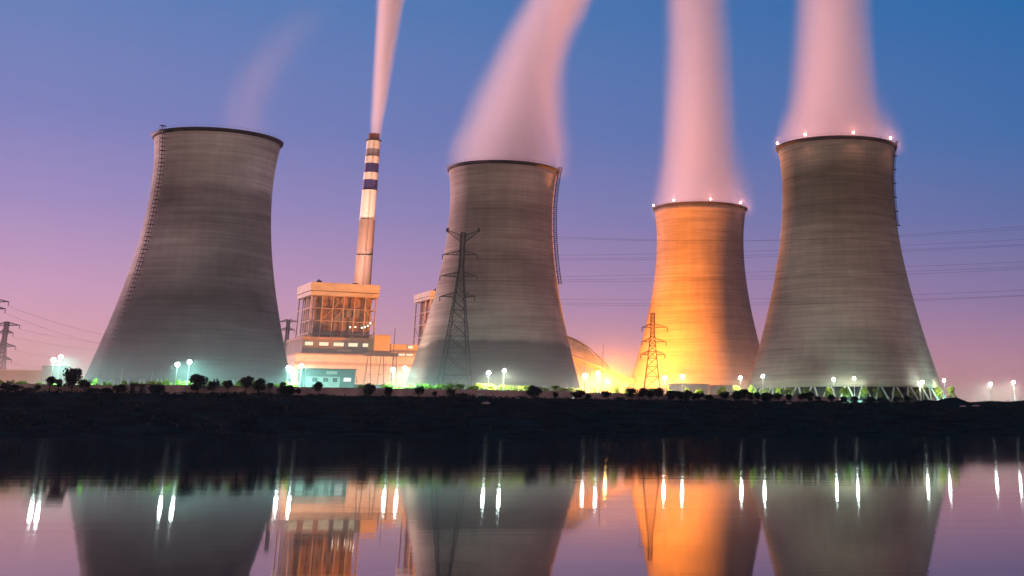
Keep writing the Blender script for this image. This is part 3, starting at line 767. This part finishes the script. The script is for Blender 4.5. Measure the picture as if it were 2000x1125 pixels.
low_building('pump_house', 1322, 1384, 749, 705, 'low pump house with a flat dark roof before the orange lit tower', M_tan, M_roof, depth=9)
low_building('workshop', 1400, 1442, 752, 715, 'small brown workshop before the right foot of the orange lit tower', M_mauve, M_roof, depth=8)
low_building('green_shed', 697, 770, 751, 640, 'low pale green shed right of the office block', M_greenish if False else M_white, M_teal, depth=8)

# added unseen floods behind wall and buildings, standing in for the plant's warm lighting
def added_flood(x, Y, h, W, col, tgt, label, cone=130):
    p = at(x, 760, Y); t = empty('added_flood', (p.x, p.y, GZ), label, 'floodlight', 'added unseen warm floods in the plant yard')
    m = MB(); m.tube((0, 0, -0.2), (0, 0, h), 0.12, n=6); m.build('pole', M_pole, t)
    m = MB(); m.box(-0.5, -0.2, h, 0.5, 0.2, h + 0.6); hd = m.build('lamp_head', M_steel, t)
    m = MB(); m.ball((0, 0.3, h + 0.3), 0.2, 8, 6); m.build('bulb', M_litb, hd, True)
    ld = bpy.data.lights.new('flood', 'SPOT'); ld.energy = W; ld.color = col; ld.spot_size = math.radians(cone); ld.spot_blend = 0.8; ld.shadow_soft_size = 0.5
    lo = bpy.data.objects.new('flood', ld); C.objects.link(lo); lo.parent = t; lo.location = (0, 0.6, h + 0.4)
    d = Vector(tgt) - Vector((p.x, p.y, GZ + h)); lo.rotation_euler = (-d).to_track_quat('Z', 'Y').to_euler()
B1 = at(665, 600, 890)
added_flood(640, 700, 3, 260000, (1.0, 0.54, 0.30), at(660, 650, 870), 'added unseen warm flood aimed at the boiler house front')
added_flood(560, 800, 3, 120000, (1.0, 0.45, 0.2), at(600, 620, 900), 'added unseen warm flood aimed at the boiler house side')
added_flood(745, 690, 3, 290000, (1.0, 0.76, 0.50), at(730, 730, 830), 'added unseen warm flood aimed at the turbine hall')
added_flood(640, 660, 3, 120000, (1.0, 0.68, 0.40), at(640, 725, 815), 'added unseen warm flood aimed at the left of the turbine hall')
added_flood(668, 955, 52, 420000, (1.0, 0.50, 0.32), at(716, 450, 1010), 'added unseen tall warm flood aimed at the chimney')
added_flood(655, 945, 48, 1100000, (1.0, 0.66, 0.52), at(725, 320, 1010), 'added unseen tall narrow flood aimed at the painted bands of the chimney', 62)
added_flood(20, 640, 3, 150000, (1.0, 0.5, 0.22), at(20, 735, 690), 'added unseen warm flood aimed at the long shed')

# ------------------------------------------------------------------ pylons and wires
def pylon(x, ytop, Y, half_base, arms, label, horns=None, waist=0.5, group='lattice pylons carrying the power lines', m_=None, r=0.16, faces=11):
    """arms: (y pixel, reach left m, reach right m). returns arm tips in the world"""
    top = at(x, ytop, Y); t = empty('transmission_pylon', (top.x, Y, GZ), label, 'pylon', group); M_ = m_ or M_wire
    H = top.z - GZ; wt_ = 0.9
    hw = lambda z: wt_ + (half_base - wt_)*max(0, 1 - z/(H*0.80))**1.15
    m = MB(); zs_ = [0]
    while zs_[-1] < H*0.97: zs_.append(min(H, zs_[-1] + max(1.8, hw(zs_[-1])*1.5)))
    cs = ((-1, -1), (1, -1), (1, 1), (-1, 1))
    pt = lambda c, z: Vector((c[0]*hw(z), c[1]*hw(z), z))
    for a, b_ in zip(zs_, zs_[1:]):
        for i, c in enumerate(cs):
            d = cs[(i+1) % 4]
            m.tube(pt(c, a), pt(c, b_), r*1.5, n=4, cap=False)
            m.tube(pt(c, a), pt(d, b_), r, n=3, cap=False); m.tube(pt(d, a), pt(c, b_), r, n=3, cap=False); m.tube(pt(c, b_), pt(d, b_), r, n=3, cap=False)
    m.build('lattice_body', M_, t)
    tips = []
    for (ya, rl, rr_) in arms:
        z = zat(ya, Y) - GZ; w = hw(z)
        for s, reach in ((-1, rl), (1, rr_)):
            m = MB()
            tip = Vector((s*reach, 0, z + 0.2))
            for sy in (-1, 1):
                m.tube((s*w, sy*w, z), tip, r, n=4, cap=False); m.tube((s*w, sy*w, z + 1.9), tip, r, n=4, cap=False)
                for k in range(1, 4):
                    f_ = k/4; p = Vector((s*w, sy*w, z)).lerp(tip, f_); q = Vector((s*w, sy*w, z + 1.9)).lerp(tip, f_ - 0.2); m.tube(p, q, r*0.8, n=3, cap=False)
            m.tube(tip, tip - Vector((0, 0, 2.0)), 0.2, n=5)
            tips.append(Vector((top.x, Y, GZ)) + tip - Vector((0, 0, 2.0)))
            m.build('cross_arm', M_, t)
    if horns:
        m = MB(); yh, xl, xr = horns; zb = H - (H - (zat(yh, Y) - GZ))
        for xx, s in ((xl, -1), (xr, 1)):
            tipw = at(xx, ytop, Y); tip = Vector((tipw.x - top.x, 0, tipw.z - GZ))
            for sy in (-1, 1):
                m.tube((s*0.6, sy*wt_, zb), tip, r*1.2, n=4); m.tube((s*0.9, sy*wt_, zb + 3.2), tip + Vector((0, 0, 0.4)), r*1.2, n=4)
            for k in range(1, 6):
                f_ = k/6; p = Vector((s*0.6, 0, zb)).lerp(tip, f_); q = Vector((s*0.9, 0, zb + 3.2)).lerp(tip, f_ - .1); m.tube(p, q, r, n=3)
            m.box(*( (tip.x - 0.5, -0.5, tip.z - 0.2, tip.x + 0.5, 0.5, tip.z + 1.4)))
            tips.append(Vector((top.x, Y, GZ)) + tip)
        m.build('earth_wire_horn', M_, t)
    return t, tips
PA, tipsA = pylon(905, 452, 575, 7.2, [(498, 8.5, 6.5), (540, 9.0, 7.0), (580, 8.5, 6.5)], 'tall lattice pylon with raised horns in front of the banded cooling tower', horns=(474, 874, 935), m_=M_lat, r=0.115)
# its neighbour, beyond the right edge of the picture, carries the other end of the spans
def span(a, b_, sag, r=0.075, n_=26, label=None, group=None):
    m = MB(); m.path([a.lerp(b_, i/n_) - Vector((0, 0, 4*sag*(i/n_)*(1 - i/n_))) - a for i in range(n_ + 1)], r, 4)
    o = m.build('power_cable', M_wire); o.location = a; tag(o, label, 'power cable', group); return o
PBX, PBY = 236.0, 468.0
zb_gz = GZ
def pylon_world(X, Y, src):
    t = src.copy(); C.objects.link(t); t.location = (X, Y, GZ)
    for ch in src.children: copy_part(ch, t)
    return t
PB = pylon_world(PBX, PBY, PA)
tag(PB, 'pylon on the bank beyond the right edge carrying the near end of the cables')
sh = Vector((PBX - PA.location.x, PBY - PA.location.y, 0))
def y_at(a, b_, sag, px):
    best = None
    for i in range(201):
        p = a.lerp(b_, i/200) - Vector((0, 0, 4*sag*(i/200)*(1 - i/200)))
        d = p.y*cp + (p.z - EYE)*sn; x = X0 + F*p.x/d; y = YP - F*((p.z - EYE)*cp - p.y*sn)/d
        if best is None or abs(x - px) < best[0]: best = (abs(x - px), y)
    return best[1]
goal = [503, 499, 546, 540, 596, 592, 470, 470]
bund = ['upper', 'upper', 'middle', 'middle', 'lower', 'lower', 'earth', 'earth']
for k, a in enumerate(tipsA):
    b_ = a + sh; lo_, hi_ = -5.0, 45.0
    for _ in range(30):
        md = (lo_ + hi_)/2
        if y_at(a, b_, md, 1450) < goal[k]: lo_ = md
        else: hi_ = md
    lab = {'upper': 'thin black cable of the upper set sagging from the tall pylon across the right towers', 'middle': 'thin black cable of the middle set sagging from the tall pylon to the right edge',
           'lower': 'thin black cable of the lowest set running level before the two right towers', 'earth': 'topmost faint earth wire from the horns of the tall pylon to the right'}[bund[k]]
    offs = ((0, 0),) if bund[k] == 'earth' else ((0, 0), (0.0, 2.2)) if k % 2 else ((0, 0),)
    for (ox, oz) in offs:
        o = Vector((ox, 0, oz)); span(a + o*0.6, b_ + o, lo_, 0.032, label=lab, group=bund[k] + ' cables of the main power line')
PC, _ = pylon(1275, 612, 640, 4.6, [(640, 5.0, 7.0), (668, 5.0, 6.5), (693, 5.5, 6.0)], 'lattice pylon seen against the orange glow of the smallest cooling tower', m_=M_dark, r=0.1)
PD, tipsD = pylon(14, 628, 760, 4.5, [(636, 7.5, 7.5), (651, 4.5, 4.5), (677, 6.5, 7.0), (703, 5.5, 6.0)], 'lattice pylon with wide arms at the left edge of the picture', m_=M_dark)
PE, tipsE = pylon(-16, 580, 640, 4.5, [(590, 8, 8.5), (604, 7, 7.5)], 'pylon cut off by the left edge, only its arm tips showing', m_=M_dark)
PF, tipsF = pylon(564, 622, 930, 5.0, [(629, 6.5, 6.5), (645, 6.0, 5.0)], 'distant dark pylon in the gap between the leftmost tower and the boiler house', m_=M_dark)
for k, (a, b_) in enumerate(((tipsD[1], tipsF[0]), (tipsD[3], tipsF[0]), (tipsD[5], tipsF[2]), (tipsD[7], tipsF[2]), (tipsE[1], tipsF[1]), (tipsE[3], tipsF[3]))):
    span(a, b_, 11 + k, 0.045, label='faint cable running right from the pylons at the left edge towards the leftmost tower', group='far cables at the left')

# ------------------------------------------------------------------ wall, trees, shrubs, undergrowth
def boundary_wall(x0, x1, off, h, label):
    a, b_ = on_line(x0, off), on_line(x1, off); d = b_ - a; L_ = d.length; al = math.atan2(d.y, d.x)
    t = empty('boundary_wall', a, label, 'wall', 'boundary walls of the plant', rz=al)
    m = MB(); m.box(0, 0, -0.8, L_, 0.3, h); m.build('wall', M_wall, t)
    m = MB(); m.box(-0.1, -0.08, h, L_ + 0.1, 0.38, h + 0.14); m.build('coping', M_cope, t)
    m = MB(); k = 0
    while k*6 < L_: m.box(k*6 - 0.22, -0.1, -0.8, k*6 + 0.22, -0.002, h - 0.02); k += 1
    m.build('pier', M_wall, t)
boundary_wall(-40, 262, -9, 2.7, 'plain dim stretch of boundary wall at the far left')
boundary_wall(268, 1118, -9, 3.1, 'long brownish boundary wall in front of the two left cooling towers')
boundary_wall(1122, 1640, -8, 2.6, 'boundary wall behind the dense row of trees on the right')

def zone(x):
    for lim, nm in ((165, 'left of the leftmost cooling tower'), (562, 'in front of the leftmost cooling tower'), (800, 'in front of the power station buildings'),
                    (1127, 'in front of the banded cooling tower'), (1222, 'by the sodium lamp'), (1474, 'in front of the orange lit tower'), (1830, 'in front of the rightmost cooling tower')):
        if x < lim: return nm
    return 'right of the rightmost cooling tower'
ORD = ['first', 'second', 'third', 'fourth', 'fifth', 'sixth', 'seventh', 'eighth', 'ninth', 'tenth', 'eleventh', 'twelfth', 'thirteenth', 'fourteenth', 'fifteenth', 'sixteenth', 'seventeenth', 'eighteenth']

def crown_mesh(seed, n_, leaf, lobes=7, squash=0.85, name='crown', m_=M_leaf):
    """leaf sized faces spread through overlapping lobes in a unit crown (radius about 1, centred at 0)"""
    r = random.Random(seed); m = MB(); Ls = []
    for _ in range(lobes):
        a = r.uniform(0, 6.283); q = r.uniform(0.15, 0.5); Ls.append((Vector((math.cos(a)*q, math.sin(a)*q, r.uniform(-0.5, 0.55))), r.uniform(0.32, 0.6)))
    Ls.append((Vector((0, 0, 0)), 0.78))
    for _ in range(n_):
        c, R = r.choice(Ls); d = Vector((r.gauss(0, 1), r.gauss(0, 1), r.gauss(0, 1))).normalized()*R*(r.random()**0.45)
        p = c + d; p.z *= squash; s = leaf*r.uniform(0.6, 1.4)
        u = Vector((r.gauss(0, 1), r.gauss(0, 1), r.gauss(0, 1))).normalized(); w = u.orthogonal().normalized()
        m.add([p - u*s, p + w*s*0.6, p + u*s, p - w*s*0.6], [(0, 1, 2, 3)])
    me = bpy.data.meshes.new(name); me.from_pydata(m.v, [], m.f); me.materials.append(m_); return me
CROWNS = [crown_mesh(i, 1500, 0.10, 6 + i % 4, 0.95) for i in range(6)]
BUSH = [crown_mesh(20 + i, 500, 0.13, 6, 0.8, m_=M_leaf2) for i in range(4)]
def trunk_mesh():
    m = MB(); m.tube((0, 0, -0.2), (0.03, 0, 0.55), 0.06, 0.045, 7); m.tube((0.03, 0, 0.55), (0.2, 0.05, 1.0), 0.035, 0.015, 5); m.tube((0.03, 0, 0.5), (-0.18, -0.06, 1.0), 0.03, 0.012, 5)
    m.tube((0.02, 0, 0.4), (0.05, 0.15, 1.1), 0.03, 0.012, 5)
    me = bpy.data.meshes.new('trunk'); me.from_pydata(m.v, [], m.f); me.materials.append(M_bark); return me
TRUNK = trunk_mesh()
def tree(x, yt, yb, w, off, label, name='tree', cat='tree', group='dark trees along the boundary wall', bush=False, i=0, gz=None):
    p = on_line(x, off); z = ground_z(p.x, p.y) + mound(p.x, p.y) - 0.1 if gz is None else gz
    p.z = z; t = empty(name, p, label, cat, group)
    mpx = 0.000372*p.y                                     # metres in one pixel there
    rx = w*mpx/2*1.3; ztop = zat(yt, p.y); zb_ = max(z + (0.0 if bush else 0.5), zat(yb, p.y))
    if ztop < zb_ + 0.8: ztop = zb_ + max(0.8, rx)
    hz = (ztop - zb_)/2*1.12
    c = bpy.data.objects.new('crown', (BUSH if bush == 2 else CROWNS)[i % (4 if bush == 2 else 6)]); C.objects.link(c); c.parent = t
    c.location = (0, 0, (zb_ + ztop)/2 - z); c.scale = (rx*1.1, rx*1.1, hz*1.12); c.rotation_euler[2] = i*1.3
    if not bush:
        k = bpy.data.objects.new('trunk', TRUNK); C.objects.link(k); k.parent = t; s = (zb_ + ztop)/2 - z; k.scale = (s, s, s)
    return t
DT = [(8, 748, 760, 15), (30, 752, 762, 12), (72, 751, 763, 13), (95, 736, 752, 22), (112, 741, 756, 12), (138, 718, 752, 31), (163, 742, 762, 20), (385, 731, 763, 32), (414, 739, 764, 20), (443, 743, 757, 17), (478, 736, 758, 27),
      (503, 739, 762, 24), (525, 748, 760, 13), (550, 746, 762, 16), (582, 758, 770, 11), (621, 746, 764, 20), (721, 750, 774, 22), (758, 755, 775, 15), (819, 755, 776, 16), (848, 764, 776, 10), (881, 757, 778, 15),
      (1042, 754, 777, 25), (1085, 766, 778, 11), (1150, 769, 780, 12), (1183, 764, 780, 18), (1234, 758, 776, 25), (1255, 757, 776, 23), (1269, 763, 778, 17), (1285, 758, 776, 20), (1312, 762, 779, 20), (1328, 764, 779, 17),
      (1345, 762, 779, 15), (1362, 764, 784, 23), (1385, 771, 784, 16), (1415, 765, 780, 20), (1437, 763, 780, 20), (1452, 761, 780, 20), (1465, 766, 781, 15), (1479, 765, 780, 15),
      (1495, 768, 781, 14), (1520, 768, 781, 18), (1541, 770, 782, 12), (1567, 768, 783, 15), (1580, 766, 783, 19), (1598, 772, 784, 12), (1623, 771, 783, 13), (1648, 775, 786, 14), (1671, 774, 786, 17), (1700, 775, 786, 12), (1722, 776, 787, 14), (1750, 774, 786, 14), (1770, 773, 786, 14)]
cnt = {}
for i, (x, yt, yb, w) in enumerate(DT):
    zn = zone(x); k = cnt.get(zn, 0); cnt[zn] = k + 1
    lab = f'{ORD[k]} dark round tree from the left among those {zn}'
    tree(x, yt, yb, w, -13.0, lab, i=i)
DB = [(20, 752, 766, 40), (55, 757, 768, 26), (180, 757, 770, 30), (205, 758, 771, 26), (232, 752, 770, 24), (305, 768, 776, 30), (360, 766, 776, 26), (420, 766, 778, 20), (505, 766, 778, 22),
      (560, 772, 780, 30), (900, 768, 782, 28), (1012, 774, 784, 30), (1130, 778, 788, 26), (1210, 776, 788, 24), (1335, 781, 792, 26), (1400, 778, 788, 30), (1500, 782, 790, 26), (1600, 782, 791, 30),
      (1645, 782, 792, 24), (1700, 779, 790, 30), (1726, 777, 790, 22)]
cnt = {}
for i, (x, yt, yb, w) in enumerate(DB):
    zn = zone(x); k = cnt.get(zn, 0); cnt[zn] = k + 1
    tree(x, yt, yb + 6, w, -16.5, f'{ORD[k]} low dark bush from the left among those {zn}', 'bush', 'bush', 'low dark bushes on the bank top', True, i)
# floodlit shrubs behind the wall
rs = random.Random(5); i = 0; x = -6
while x < 1860:
    if not (575 < x < 700):
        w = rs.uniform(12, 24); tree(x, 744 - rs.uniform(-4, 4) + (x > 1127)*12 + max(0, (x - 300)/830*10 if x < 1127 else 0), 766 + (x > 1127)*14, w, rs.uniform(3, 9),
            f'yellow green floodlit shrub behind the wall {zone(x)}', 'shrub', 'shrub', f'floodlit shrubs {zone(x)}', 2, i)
        i += 1
    x += rs.uniform(12, 26) if x < 1127 else rs.uniform(18, 42)

# undergrowth: uncountable weeds and scrub over the whole bank
def undergrowth():
    r = random.Random(11); m = MB()
    for _ in range(15000):
        X = r.uniform(-330, 330); ys, yc = shore_line(X), wall_line(X) - 12
        t_ = r.random()**0.6; Y = ys + 2 + (yc - ys)*t_; z = ground_z(X, Y) + mound(X, Y)
        s = r.uniform(0.3, 0.9)*(1.0 if t_ < 0.9 else 0.6)
        if mnoise.noise(Vector((X*0.05, Y*0.05, 2))) < -0.1 and t_ < 0.93: continue
        for _k in range(5):
            p = Vector((X + r.uniform(-1, 1)*s, Y + r.uniform(-1, 1)*s, z + r.uniform(0, 1.0)*s)); u = Vector((r.gauss(0, 1), r.gauss(0, 1), r.gauss(0, 0.8))).normalized()*s*0.55; w = u.orthogonal().normalized()*s*0.35
            m.add([p - u, p + w, p + u, p - w], [(0, 1, 2, 3)])
    tag(m.build('undergrowth', M_leaf), kind='stuff')
undergrowth()

# small things on the bank
def hut(x, y0, w, off, label, wm, name, cat, h=None, depth=2.5):
    p = on_line(x, off); p.z = ground_z(p.x, p.y) + mound(p.x, p.y); W = w*0.000372*p.y; hh = (zat(y0, p.y) - p.z) if h is None else h
    t = empty(name, p, label, cat, rz=0.1)
    m = MB(); m.box(-W/2, 0, -0.4, W/2, depth, hh - 0.15); m.build('body', wm, t)
    m = MB(); m.box(-W/2 - 0.15, -0.15, hh - 0.15, W/2 + 0.15, depth + 0.15, hh); m.build('roof', M_dark if wm is not M_cream else M_cope, t)
    m = MB(); m.box(-W*0.15, -0.06, 0.0, W*0.18, -0.002, hh*0.8); m.build('door', M_steel if wm is not M_cream else M_white, t)
hut(266, 750, 26, -13, 'dark square hut where the long boundary wall begins', M_dark, 'hut', 'hut')
hut(618, 769, 34, -16, 'long low dark bin store under the tree before the office block', M_dark, 'bin_store', 'shed')
hut(938, 767, 9, -12, 'small pale box cabinet against the wall before the banded tower', M_cream, 'cabinet', 'cabinet', depth=1.2)
hut(1426, 781, 5, -19, 'tiny white box on the bank before the orange lit tower', M_white, 'white_box', 'box', h=1.2, depth=0.8)
hut(1114, 776, 5, -16, 'tiny white box on the bank beside the end of the long wall', M_white, 'white_box', 'box', h=1.3, depth=0.8)
def rock(x, y, off, s, label):
    k = on_line(x, off); k.z = ground_z(k.x, k.y) + mound(k.x, k.y) + 0.2; m = MB(); m.ball((0, 0, 0), 1, 9, 6); r = random.Random(x)
    m.v = [tuple(Vector(v)*(1 + 0.25*mnoise.noise(Vector(v)*1.7 + Vector((x, 0, 0))))) for v in m.v]
    o = m.build('rock', M_cope); o.location = k; o.scale = (s*1.9, s, s*0.6); tag(o, label, 'rock', 'pale rocks on the dark bank')
for j, (x, off, s) in enumerate(((968, -42, 1.0), (950, -70, 0.8), (1010, -36, 0.7), (1475, -60, 0.8), (1540, -52, 0.7), (1905, -60, 1.0), (1880, -78, 0.8), (350, -30, 0.7))):
    rock(x, 0, off, s, ['upper pale rock on the dark bank below the banded tower', 'lower pale rock on the dark bank below the banded tower', 'small pale rock near the bank top right of the others',
        'pale rock on the bank below the gap between the right towers', 'pale rock on the bank below the left half of the rightmost tower', 'largest pale rock on the bank below the right mound',
        'lower pale rock on the bank at the far right', 'pale rock on the bank below the leftmost tower'][j])

# ------------------------------------------------------------------ haze
def haze():
    m = MB(); m.box(-1500, -150, -5.5, 1500, 1500, 420)
    mt = bpy.data.materials.new('river haze'); mt.use_nodes = True; t = mt.node_tree; t.nodes.clear()
    pv = t.nodes.new('ShaderNodeVolumePrincipled'); pv.inputs['Color'].default_value = (0.93, 0.93, 0.95, 1); pv.inputs['Density'].default_value = HAZE
    pv.inputs['Anisotropy'].default_value = 0.35
    o = t.nodes.new('ShaderNodeOutputMaterial'); t.links.new(pv.outputs[0], o.inputs['Volume'])
    tag(m.build('haze', mt), kind='stuff')
haze()

def mist():  # added volume that spreads the lamp light into halos
    """thin added mist, behind the boundary wall, thinning upward"""
    m = MB(); X_a, X_b = -700, 700
    ya, yb = wall_line(X_a) + 4, wall_line(X_b) + 4
    z0, z1 = GZ - 0.6, GZ + 75
    m.add([(X_a, ya, z0), (X_b, yb, z0), (X_b, yb + 480, z0), (X_a, ya + 480, z0), (X_a, ya, z1), (X_b, yb, z1), (X_b, yb + 480, z1), (X_a, ya + 480, z1)],
          [(0,3,2,1),(4,5,6,7),(0,1,5,4),(1,2,6,5),(2,3,7,6),(3,0,4,7)])
    mt = bpy.data.materials.new('halo mist'); mt.use_nodes = True; t = mt.node_tree; t.nodes.clear()
    co = t.nodes.new('ShaderNodeTexCoord'); sp = t.nodes.new('ShaderNodeSeparateXYZ'); t.links.new(co.outputs['Object'], sp.inputs[0])
    mr = t.nodes.new('ShaderNodeMapRange'); t.links.new(sp.outputs[2], mr.inputs[0])
    mr.inputs[1].default_value = GZ; mr.inputs[2].default_value = z1; mr.inputs[3].default_value = 1; mr.inputs[4].default_value = 0
    pw = t.nodes.new('ShaderNodeMath'); pw.operation = 'POWER'; t.links.new(mr.outputs[0], pw.inputs[0]); pw.inputs[1].default_value = 4.4
    ml = t.nodes.new('ShaderNodeMath'); ml.operation = 'MULTIPLY'; t.links.new(pw.outputs[0], ml.inputs[0]); ml.inputs[1].default_value = MIST
    pv = t.nodes.new('ShaderNodeVolumePrincipled'); pv.inputs['Color'].default_value = (0.95, 0.95, 0.95, 1)
    pv.inputs['Anisotropy'].default_value = 0.0; t.links.new(ml.outputs[0], pv.inputs['Density'])
    o = t.nodes.new('ShaderNodeOutputMaterial'); t.links.new(pv.outputs[0], o.inputs['Volume'])
    tag(m.build('mist', mt), kind='stuff')
mist()
